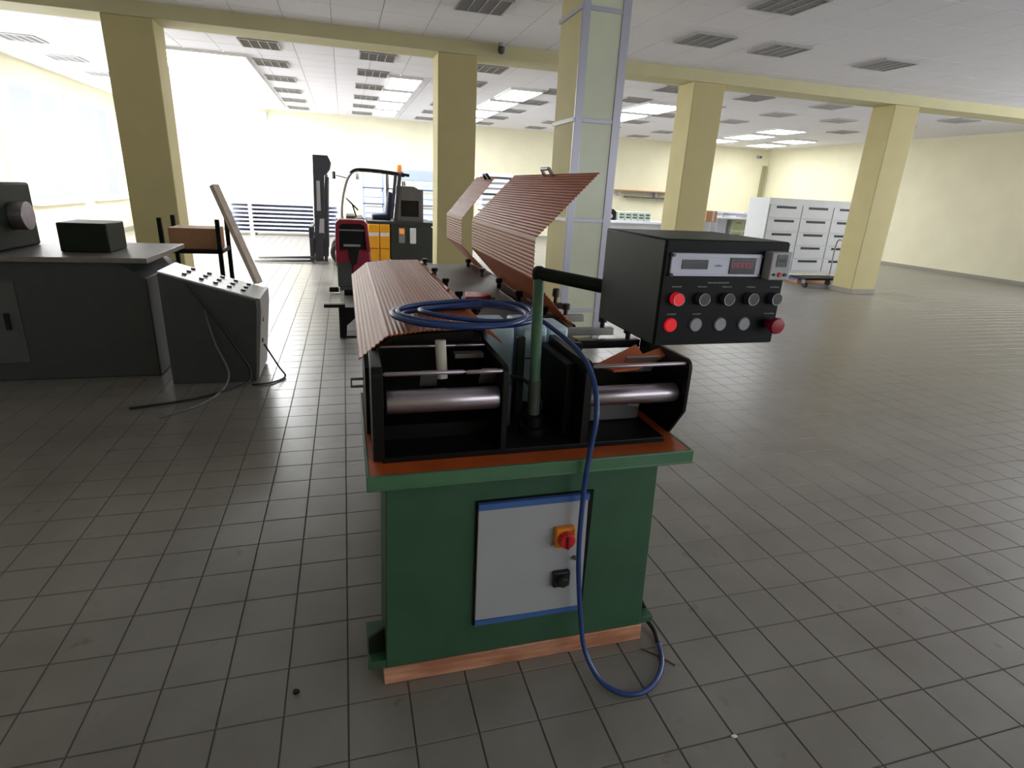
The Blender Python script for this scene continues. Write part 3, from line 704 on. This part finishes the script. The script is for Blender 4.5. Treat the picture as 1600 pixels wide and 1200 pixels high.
# cables of the console
build(MB().tube(catmull([(-0.66, 3.62, 0.28), (-0.62, 3.62, 0.2), (-0.55, 3.58, 0.08), (-0.50, 3.52, 0.012), (-0.58, 3.38, 0.01), (-0.70, 3.33, 0.01), (-0.74, 3.34, 0.01)], 8), 0.008, 8), 'console_cable', cable, None,
      label='thin dark cable looping from the console front across the floor', cat='cable')
build(MB().tube(catmull([(-1.05, 3.44, 0.62), (-1.0, 3.42, 0.35), (-0.92, 3.40, 0.1), (-0.95, 3.2, 0.012), (-1.05, 2.9, 0.012), (-1.25, 2.7, 0.012)], 8), 0.009, 8), 'grey_cable', mat('grey_cable', (110, 112, 114), 0.5, noise=0), None,
      label='grey cable hanging down the near side of the console to the floor', cat='cable')
build(MB().tube(catmull([(-1.15, 3.43, 0.83), (-0.98, 3.425, 0.55), (-0.82, 3.425, 0.25), (-0.76, 3.43, 0.1), (-0.8, 3.35, 0.012), (-1.1, 3.05, 0.012), (-1.5, 2.9, 0.012)], 8), 0.009, 8), 'hanging_cable', cable, None,
      label='black cable draped diagonally over the grey side of the console', cat='cable')
# leaning timber, dark and brown box behind console
b = MB().bar((-0.715, 4.025, 0.737), (-1.03, 4.25, 1.55), 0.07, 0.045)
build(b, 'timber_post', wood2, None, 0.003, 'pale timber post propped on the back edge of the grey console', 'timber')
t = thing('tool_trolley', (-1.45, 4.9+0.6, 0), 'brown and black trolley standing behind the grey console', 'trolley')
for x in (-1.75, -1.22):
    for y in (5.2, 5.7): build(MBox(x - 0.02, x + 0.02, y - 0.02, y + 0.02, 0.08, 1.2), 'post', black, t); build(MB().cyl((x - 0.015, y, 0.04), (x + 0.015, y, 0.04), 0.04, n=14), 'castor', tyre, t)
build(MBox(-1.77, -1.2, 5.18, 5.72, 0.3, 0.34), 'shelf', black, t); build(MBox(-1.77, -1.2, 5.18, 5.72, 0.85, 0.89), 'shelf', black, t)
build(MBox(-1.7, -1.25, 5.25, 5.65, 0.89, 1.1), 'carton', brwn, t, bevel=0.004)

# black bracket stand beyond the machine's left flank
t = thing('black_stand', (0.0, 4.9, 0), 'low black metal bracket stand on the floor left of the covered machine', 'stand')
build(MB().prism([(-0.05, 0.0), (0.02, 0.0), (0.03, 0.14), (0.12, 0.22), (0.12, 0.34), (-0.05, 0.34)], 'y', 4.85, 4.90), 'upright', black, t, bevel=0.003)
build(MBox(-0.20, 0.02, 4.84, 4.91, 0.34, 0.375), 'crossbar', black, t, bevel=0.004)
build(MBox(0.02, 0.2, 4.86, 5.1, 0.0, 0.02), 'base', black, t)

# ================================================================= floor scrubber
t = thing('floor_scrubber', (0.14, 7.6, 0), 'burgundy and dark grey walk-behind floor scrubber', 'floor scrubber')
y0, y1 = 7.25, 8.15
def rrect(x0, x1, z0, z1, r, n=5):
    p = []
    for cx, cz, a0 in ((x1-r, z0+r, -PI/2), (x1-r, z1-r, 0), (x0+r, z1-r, PI/2), (x0+r, z0+r, PI)):
        for k in range(n + 1): a = a0 + PI/2*k/n; p.append((cx + r*math.cos(a), cz + r*math.sin(a)))
    return p
build(MB().prism([(-0.10, 0.44), (0.42, 0.44), (0.40, 0.70), (-0.095, 0.70)], 'y', y0 + 0.02, y1), 'tank', scrub, t, bevel=0.03)
hood = MB()
hood.prism([(-0.095, 0.68), (-0.04, 0.68), (-0.03, 1.03), (0.02, 1.06), (0.27, 1.06), (0.32, 1.03), (0.34, 0.68), (0.40, 0.68), (0.37, 1.06), (0.31, 1.12), (-0.03, 1.12), (-0.08, 1.06)], 'y', y0, y0 + 0.3)
build(hood, 'hood', scrub, t, bevel=0.012)
build(MBox(-0.05, 0.35, y0 + 0.08, y0 + 0.3, 0.68, 1.07), 'console_recess', black, t)
build(MBox(-0.09, 0.38, y0 + 0.3, y1, 0.70, 1.0), 'rear_tank', scrub, t, bevel=0.03)
build(MBox(-0.05, 0.35, y0 + 0.03, y0 + 0.08, 0.96, 0.985), 'handle_bar', steel2, t, bevel=0.005)
build(MBox(0.02, 0.26, y0 + 0.05, y0 + 0.1, 0.74, 0.77), 'dial_panel', modg, t)
build(MB().prism([(0.08, 0.70), (0.24, 0.70), (0.20, 0.50), (0.13, 0.46)], 'y', y0 - 0.02, y0 + 0.06), 'front_duct', black, t, bevel=0.006)
build(MBox(-0.08, 0.13, y0 + 0.01, y0 + 0.05, 0.16, 0.52), 'side_shell', dgrey, t, bevel=0.01)
build(MBox(-0.06, 0.40, y0 + 0.04, y1 - 0.05, 0.1, 0.45), 'chassis', dgrey, t, bevel=0.02)
build(MBox(0.14, 0.38, y0, y0 + 0.05, 0.2, 0.5), 'front_shell', scrub, t, bevel=0.01)
build(MB().cyl((0.0, y0 + 0.2, 0.08), (0.34, y0 + 0.2, 0.08), 0.08, n=20), 'brush_roller', black, t)
for x in (-0.07, 0.37): build(MB().cyl((x, 7.95, 0.1), (x + 0.04, 7.95, 0.1), 0.1, n=20), 'wheel', tyre, t)
build(MBox(-0.22, -0.08, y0 + 0.35, y0 + 0.42, 0.02, 0.09), 'bumper_roller', black, t, bevel=0.01)

# ================================================================= forklift
t = thing('forklift', (0.8, 11.3, 0), 'dark green and yellow forklift facing left with a tall raised mast', 'forklift')
def wheel(x, y, r, w):
    a = build(MB().lathe([(r*0.6, -w/2), (r*0.9, -w/2), (r, -w/3), (r, w/3), (r*0.9, w/2), (r*0.6, w/2)], (x, y, r), 28, 'y'), 'wheel', tyre, t)
    build(MB().lathe([(r*0.2, -w/2 - 0.01), (r*0.62, -w/2 - 0.005), (r*0.62, w/2 + 0.005), (r*0.2, w/2 + 0.01)], (x, y, r), 20, 'y'), 'rim', rimm, a)
for y in (10.95, 11.95):
    wheel(-0.02, y, 0.24, 0.2); wheel(1.5, 11.2 if y < 11 else 11.8, 0.2, 0.2)
# mast: two channels per side
for y in (11.0, 11.85):
    build(MB().prism([(-0.56, 0.05), (-0.40, 0.05), (-0.30, 1.72), (-0.20, 1.86), (-0.17, 1.98), (-0.22, 2.1), (-0.50, 2.1)], 'y', y, y + 0.07), 'mast_channel', mastm, t, bevel=0.004)
    build(MB().prism([(-0.39, 0.05), (-0.32, 0.05), (-0.23, 1.7), (-0.29, 1.7)], 'y', y + 0.01, y + 0.05), 'inner_channel', mastm, t)
    build(MB().prism([(-0.475, 1.05), (-0.40, 1.05), (-0.39, 1.62), (-0.455, 1.62)], 'y', y - 0.006, y), 'mast_label', modg, t)
    build(MB().prism([(-0.46, 0.62), (-0.36, 0.62), (-0.345, 0.9), (-0.43, 0.9)], 'y', y - 0.006, y), 'mast_label', modg, t)
for z in (0.95, 2.02): build(MBox(-0.48, -0.3, 11.07, 11.85, z, z + 0.08), 'mast_crossbar', mastm, t)
build(MB().cyl((-0.33, 11.45, 0.3), (-0.28, 11.45, 1.75), 0.045, n=14), 'lift_cylinder', steel2, t)
build(MB().tube(catmull([(-0.42, 11.3, 2.04), (-0.28, 11.3, 1.9), (-0.34, 11.3, 1.2), (-0.38, 11.3, 0.5)], 6), 0.015, 8), 'chain', mastm, t)
cg = build(MBox(-0.66, -0.54, 10.95, 11.95, 0.08, 0.14), 'fork_carriage', mastm, t)
cgr = MB().box(-0.64, -0.58, 10.95, 11.95, 0.42, 0.5)
for y in (10.98, 11.2, 11.42, 11.64, 11.88): cgr.box(-0.63, -0.59, y, y + 0.04, 0.14, 0.72)
cgr.box(-0.64, -0.58, 10.95, 11.95, 0.7, 0.74)
build(cgr, 'load_backrest', mastm, t)
for y in (11.08, 11.68):
    build(MB().prism([(-0.60, 0.7), (-0.66, 0.7), (-0.66, 0.07), (-1.74, 0.035), (-1.74, 0.02), (-0.60, 0.02)], 'y', y, y + 0.12), 'fork', mastm, t, bevel=0.003)
build(MBox(-0.56, -0.3, 11.2, 11.7, 0.5, 0.62), 'tilt_motor', modg, t, bevel=0.01)
# body
build(MB().prism([(-0.15, 0.22), (0.95, 0.16), (0.95, 0.5), (0.5, 0.62), (0.42, 0.95), (0.2, 0.92), (0.05, 0.55), (-0.15, 0.5)], 'y', 10.95, 12.05), 'chassis', mat('chassis_grey', (74, 72, 74), 0.5, noise=0.04), t, bevel=0.01)
for x0, x1 in ((0.50, 0.72), (0.735, 0.93)):
    yb = build(MB().prism([(x0, 0.08), (x1, 0.08), (x1 + 0.01, 0.84), (x0, 0.84)], 'y', 10.84, 12.1), 'battery_panel', yel, t, bevel=0.02, label='yellow body panel')
    build(MBox(x0 + 0.01, x1 - 0.005, 10.835, 10.84, 0.60, 0.67), 'label_band', whitep, yb)
    build(MBox(x0 + 0.01, x1 - 0.01, 10.835, 10.84, 0.345, 0.36), 'panel_seam', mat('seam_brown', (120, 76, 20), 0.6, noise=0), yb)
build(MB().prism([(0.94, 0.12), (2.0, 0.06), (2.05, 0.15), (2.04, 0.48), (1.84, 0.78), (1.75, 0.85), (0.95, 0.85)], 'y', 10.88, 12.1), 'counterweight', fgreen, t, bevel=0.025)
build(MB().prism([(0.5, 0.84), (1.85, 0.82), (1.85, 0.9), (0.5, 0.9)], 'y', 10.86, 12.1), 'deck', mat('deck_black', (40, 40, 44), 0.5, noise=0), t, bevel=0.01)
for x, mm in ((1.12, beac), (1.35, whitep)):
    lm = build(MBox(x, x + 0.13, 10.85, 10.89, 0.46, 0.78), 'lamp_cluster', steel2 if mm is beac else whitep, t, bevel=0.02)
    build(MBox(x + 0.02, x + 0.11, 10.84, 10.852, 0.66, 0.76), 'lens', mm, lm)
# rear frame around seat
rg = MB(); a, b, z0, z1 = 1.09, 1.64, 0.9, 1.60; w = 0.09
rg.box(a, a + w, 10.95, 11.1, z0, z1).box(b - w, b, 10.95, 11.1, z0, z1 - 0.05).box(a + w, b - w, 10.95, 11.1, z0, z0 + 0.1).prism([(a + w, z1 - 0.28), (b - w, z1 - 0.28), (b - w, z1 - 0.05), (1.45, z1), (a + w, z1)], 'y', 10.95, 11.1)
build(rg, 'rear_frame', fgrey, t, bevel=0.008)
build(MBox(a + w, b - w, 11.02, 11.08, z0 + 0.1, z1 - 0.28), 'rear_panel', black, t)
st = build(MB().prism([(0.62, 0.9), (1.0, 0.9), (1.06, 1.45), (0.96, 1.48), (0.90, 1.02), (0.62, 1.0)], 'y', 11.3, 11.75), 'seat', mat('seat_dark', (38, 40, 66), 0.7, noise=0.03), t, bevel=0.03)
# guard posts and roof
for y in (10.98, 12.0):
    build(MB().tube(catmull([(0.02, y, 0.55), (0.0, y, 1.0), (0.04, y, 1.35), (0.14, y, 1.68), (0.26, y, 1.83), (0.36, y, 1.86)], 6), 0.026, 10), 'guard_post', steel2, t)
    build(MB().tube(catmull([(0.20, y, 1.80), (0.34, y, 1.87), (0.7, y, 1.87), (1.0, y, 1.85), (1.36, y, 1.81)], 6), 0.03, 10), 'roof_rail', black, t)
    build(MB().bar((1.06, y, 0.86), (1.17, y, 1.84), 0.07, 0.07), 'rear_post', mastm, t, bevel=0.004)
for x in (0.4, 0.6, 0.8, 1.0, 1.2): build(MBox(x, x + 0.04, 10.98, 12.0, 1.84, 1.87), 'roof_slat', black, t)
build(MB().lathe([(0.05, 0), (0.055, 0.02), (0.055, 0.12), (0.04, 0.15), (0.01, 0.16)], (1.17, 11.1, 1.86), 18), 'beacon', beac, t)
build(MB().bar((0.12, 10.98, 1.70), (-0.08, 10.95, 1.74), 0.02, 0.02), 'mirror_arm', black, t)
build(MB().obox((-0.12, 10.95, 1.74), (0.04, 0.12, 0.14), Matrix.Rotation(0.3, 3, 'Z')), 'mirror', black, t, bevel=0.01)
build(MB().cyl((0.36, 10.98, 1.74), (0.30, 10.98, 1.74), 0.06, n=16), 'work_lamp', consl, t)
build(MB().bar((0.30, 11.5, 0.9), (0.22, 11.5, 1.18), 0.03, 0.03), 'steering_column', black, t)
build(MB().cyl((0.205, 11.5, 1.18), (0.225, 11.5, 1.2), 0.17, n=24), 'steering_wheel', black, t)
build(MBox(0.08, 0.26, 11.0, 11.9, 0.6, 0.98), 'dashboard', dgrey, t, bevel=0.02)

# ================================================================= things along the back wall
# stack of long steel beams
nb = 8
for k in range(nb):
    z = 0.07 + k * 0.115; dx = random.uniform(-0.06, 0.06); word = ['lowest', 'second from the bottom', 'third from the bottom', 'fourth from the bottom', 'fourth from the top', 'third from the top', 'second from the top', 'topmost'][k]
    p = [(17.3, z), (17.8, z), (17.8, z + 0.113), (17.72, z + 0.113), (17.72, z + 0.053), (17.3, z + 0.053)]
    build(MB().prism(p, 'x', -3.2 + dx, -0.2 + dx), 'steel_beam', slatm, None, 0, 'long grey-blue steel beam, %s of the stack behind the forks' % word, 'beam', 'stack of long steel beams')
    if k:
        for q, x in enumerate((-2.65, -0.85)):
            build(MBox(x, x + 0.09, 17.28, 17.71, z - 0.06, z - 0.002), 'spacer_batten', whitep, None, 0, 'pale spacer batten under the beam %s, %s side' % (word, ('left', 'right')[q]), 'batten', 'spacers in the steel beam stack')
for q, x in enumerate((-2.65, -0.85)):
    build(MBox(x, x + 0.12, 17.27, 17.83, 0.0, 0.068), 'timber_sleeper', wood2, None, 0, ('left', 'right')[q] + ' timber sleeper under the stack of long steel beams', 'timber', 'sleepers of the steel beam stack')

def rack(x0, x1, y0, y1, zs, ztop, lab, mt, group, litlab, fill=0.85, frame=bluew2, name='storage_rack'):
    t = thing(name, ((x0+x1)/2, (y0+y1)/2, 0), lab, 'rack')
    for x in (x0, x1 - 0.04):
        for y in (y0, y1 - 0.04): build(MBox(x, x + 0.04, y, y + 0.04, 0, ztop), 'upright', frame, t)
    for z in zs: build(MBox(x0, x1, y0, y1, z - 0.035, z), 'shelf', mat('shelf_edge', (90, 96, 128), 0.5, noise=0), t)
    for i, z in enumerate(zs):
        z1 = zs[i+1] - 0.035 if i + 1 < len(zs) else ztop
        hgt = (z1 - z) * fill; n = 2
        for k in range(n):
            a = z + hgt * k / n; bb = z + hgt * (k + 1) / n - 0.012
            c = thing('storage_crate', ((x0+x1)/2, (y0+y1)/2, a), '%s, shelf %s from floor, %s' % (litlab, ['first', 'second', 'third', 'fourth', 'fifth'][i], ('lower one', 'upper one')[k]), 'crate', group)
            build(MBox(x0 + 0.05, x1 - 0.05, y0 + 0.02, y1 - 0.05, a + 0.001, bb - 0.02), 'tub', mt, c, bevel=0.01)
            build(MBox(x0 + 0.045, x1 - 0.045, y0 + 0.012, y1 - 0.045, bb - 0.03, bb), 'rim', mt, c)
rack(0.62, 1.25, 17.2, 17.8, [0.12, 0.58, 1.04, 1.5], 1.95, 'pale blue shelf rack seen through the forklift cab', bluew, 'crates in the rack behind the forklift cab', 'pale crate behind the forklift cab')
rack(1.34, 1.74, 17.2, 17.8, [0.12, 0.58, 1.04, 1.5], 1.95, 'narrow shelf rack behind the rear post of the forklift', whitep, 'crates in the narrow rack', 'white tub in the narrow rack', frame=dgrey)
rack(1.84, 3.0, 17.2, 17.8, [0.12, 0.58, 1.04, 1.5], 1.72, 'wide shelf rack against the back wall behind the counterweight', bluew, 'crates in the wide rack', 'pale crate in the wide rack behind the counterweight', frame=dgrey)
build(MBox(1.75, 3.05, 17.15, 17.85, 1.75, 2.06), 'top_carton', bluew2, None, 0.01, 'long blue-grey carton lying on top of the wide rack', 'carton')
build(MBox(2.2, 2.9, 13.8, 14.6, 0, 1.45), 'stand', dgrey, None) if False else None
# tall stack of white trays
for k in range(14):
    z = 0.12 + k * 0.14; dx = random.uniform(-0.04, 0.04)
    c = build(MBox(3.58 + dx, 4.4 + dx, 14.0, 14.6, z + 0.001, z + 0.085), 'white_tray', whitep, None, 0.006, 'white tray number %s from the bottom of the tall stack behind the raised cover' % ['one','two','three','four','five','six','seven','eight','nine','ten','eleven','twelve','thirteen','fourteen'][k], 'tray', 'tall stack of white trays')
    build(MBox(3.61 + dx, 4.37 + dx, 14.03, 14.57, z - 0.05, z + 0.001), 'tray_foot', dgrey if k % 3 == 1 else modg, c)
build(MBox(3.5, 4.45, 13.95, 14.65, 0.0, 0.068), 'pallet', wood2, None, 0.004, 'low pallet under the tall stack of white trays', 'pallet')

# white table between the two columns
t = thing('work_table', (8.3, 14.4, 0), 'long white work table between the clad column and the khaki column', 'table')
build(MBox(7.0, 9.2, 14.0, 14.8, 0.88, 0.95), 'tabletop', whitep, t, bevel=0.008)
for x in (7.05, 9.1):
    for y in (14.05, 14.7): build(MBox(x, x + 0.05, y, y + 0.05, 0, 0.88), 'leg', gcab, t)
build(MBox(7.1, 9.1, 14.1, 14.12, 0.35, 0.88), 'modesty_panel', gcab, t)
for k in range(5):
    t = thing('bottle_crate', (7.75 + k * 0.21, 14.2, 0.95), 'pale green crate on the white table, %s from the left' % ['first', 'second', 'third', 'fourth', 'fifth'][k], 'crate', 'pale green crates on the white table')
    x = 7.65 + k * 0.21
    build(MBox(x, x + 0.19, 14.1, 14.4, 0.951, 1.20), 'crate_body', mint, t, bevel=0.01)
    for z in (1.02, 1.10): build(MBox(x + 0.03, x + 0.16, 14.09, 14.10, z, z + 0.04), 'grip_slot', dgrey, t)
t = thing('black_machine', (7.4, 14.3, 0.95), 'small black machine at the left end of the white table', 'machine')
build(MB().prism([(7.25, 0.951), (7.6, 0.951), (7.6, 1.18), (7.5, 1.26), (7.3, 1.22)], 'y', 14.15, 14.5), 'body', black, t, bevel=0.015)
build(MB().cyl((7.42, 14.15, 1.06), (7.42, 14.12, 1.06), 0.06, n=18), 'dial', modg, t)
t = thing('wall_shelf', (7.9, 18.7, 1.5), 'thin brown wall shelf with a dark lower board, right of the clad column', 'shelf')
build(MBox(9.4, 11.9, 18.55, 18.9, 1.80, 1.84), 'shelf_board', brwn, t); build(MBox(10.1, 12.0, 18.6, 18.9, 1.58, 1.62), 'shelf_board', dgrey, t)
for x in (9.8, 11.3): build(MBox(x, x + 0.04, 18.65, 18.9, 1.62, 1.80), 'shelf_bracket', modg, t)

# desk with papers near right corner
t = thing('drawer_desk', (11.7, 14.4, 0), 'pale desk with olive drawer fronts near the right corner', 'desk')
build(MBox(10.75, 12.4, 14.0, 14.9, 1.11, 1.16), 'desktop', gcab, t, bevel=0.008)
build(MBox(10.95, 11.3, 14.1, 14.8, 0.0, 1.11), 'pedestal', modg, t, bevel=0.005)
dp = build(MBox(11.5, 12.3, 14.1, 14.8, 0.0, 1.11), 'pedestal', mint, t, bevel=0.005)
for k in range(2):
    for z in (0.1, 0.45, 0.8):
        d_ = build(MBox(11.52 + k * 0.4, 11.88 + k * 0.4, 14.08, 14.1, z, z + 0.3), 'drawer', oliv, t, bevel=0.004)
        build(MBox(11.62 + k * 0.4, 11.78 + k * 0.4, 14.06, 14.08, z + 0.2, z + 0.22), 'drawer_pull', dgrey, d_)
for k, (x, y, w, a, lab) in enumerate([(11.08, 14.45, 0.34, 0.2, 'leftmost'), (11.55, 14.45, 0.38, -0.2, 'middle'), (12.05, 14.45, 0.34, 0.1, 'rightmost')]):
    t = thing('paper_pile', (x, y, 1.16), 'loose pile of papers on the desk, %s of three' % lab, 'papers', 'paper piles on the desk')
    for q in range(3):
        build(MB().obox((random.uniform(-.03, .03), random.uniform(-.03, .03), 0.03 + q * 0.055), (w * (1 - q*0.1), 0.32, 0.05), Matrix.Rotation(a + q*0.15, 3, 'Z')), 'paper_bundle', papr if q != 1 else modg, t, local=True)
for k, (x, z0, z1, mt, nm, lab, c_) in enumerate([(9.75, 0.0, 0.75, whitep, 'white_carton', 'white carton on the floor right of the khaki column', 'carton'), (9.72, 0.751, 1.05, modg, 'grey_carton', 'grey carton stacked on the white one by the khaki column', 'carton'),
                                 (9.8, 1.051, 1.35, brwn, 'brown_carton', 'brown carton stacked highest right of the khaki column', 'carton')]):
    t = thing(nm, (x, 13.3, z0), lab, c_)
    build(MBox(x, x + 0.55 - 0.1*k, 13.0, 13.5, z0, z1), 'carton_box', mt, t, bevel=0.006)
    build(MBox(x + 0.2, x + 0.26, 12.998, 13.502, z0 + 0.02, z1 + 0.0005), 'tape', wood2, t)

# grey drawer cabinet at right
t = thing('drawer_cabinet', (10.4, 9.8, 0), 'light grey castored cabinet with dark horizontal slots at the right edge', 'cabinet')
build(MBox(9.0, 11.6, 9.52, 10.2, 0.12, 1.75), 'carcass', gcab, t, bevel=0.006)
for i, z in enumerate((0.18, 0.47, 0.76, 1.05, 1.34)):
    for k in range(3):
        x = 9.03 + k * 0.86
        d_ = build(MBox(x, x + 0.84, 9.50, 9.52, z, z + 0.27), 'drawer', gcab, t, bevel=0.004)
        build(MBox(x + 0.16, x + 0.68, 9.492, 9.50, z + 0.20, z + 0.25), 'slot_handle', black, d_)
for x in (9.1, 11.4): build(MB().cyl((x, 9.6, 0.05), (x + 0.04, 9.6, 0.05), 0.05, n=14), 'castor', tyre, t); build(MBox(x, x + 0.04, 9.57, 9.63, 0.05, 0.12), 'castor_fork', steel2, t)
t = thing('blue_case', (9.9, 9.0, 0), 'low case with a blue lid on the floor before the grey cabinet', 'case')
build(MBox(9.55, 10.3, 8.85, 9.2, 0.0, 0.07), 'case_body', brwn, t, bevel=0.006); build(MBox(9.54, 10.31, 8.84, 9.21, 0.07, 0.13), 'lid', bluetape, t, bevel=0.006)
t = thing('black_castor_base', (9.6, 8.3, 0), 'black castor foot of a trolley at the right edge', 'trolley')
build(MB().cyl((9.22, 8.3, 0.06), (9.27, 8.3, 0.06), 0.06, n=16), 'castor', tyre, t); build(MBox(9.20, 9.29, 8.26, 8.34, 0.09, 0.16), 'castor_fork', steel2, t)
build(MBox(9.2, 10.2, 8.25, 8.7, 0.16, 0.20), 'platform', black, t, bevel=0.005); build(MB().cyl((10.1, 8.6, 0.06), (10.15, 8.6, 0.06), 0.06, n=16), 'castor', tyre, t)
build(MB().tube(catmull([(10.15, 8.3, 0.2), (10.15, 8.3, 0.9), (10.15, 8.45, 0.95), (10.15, 8.62, 0.9), (10.15, 8.62, 0.2)], 6), 0.015, 8), 'push_handle', steel2, t)
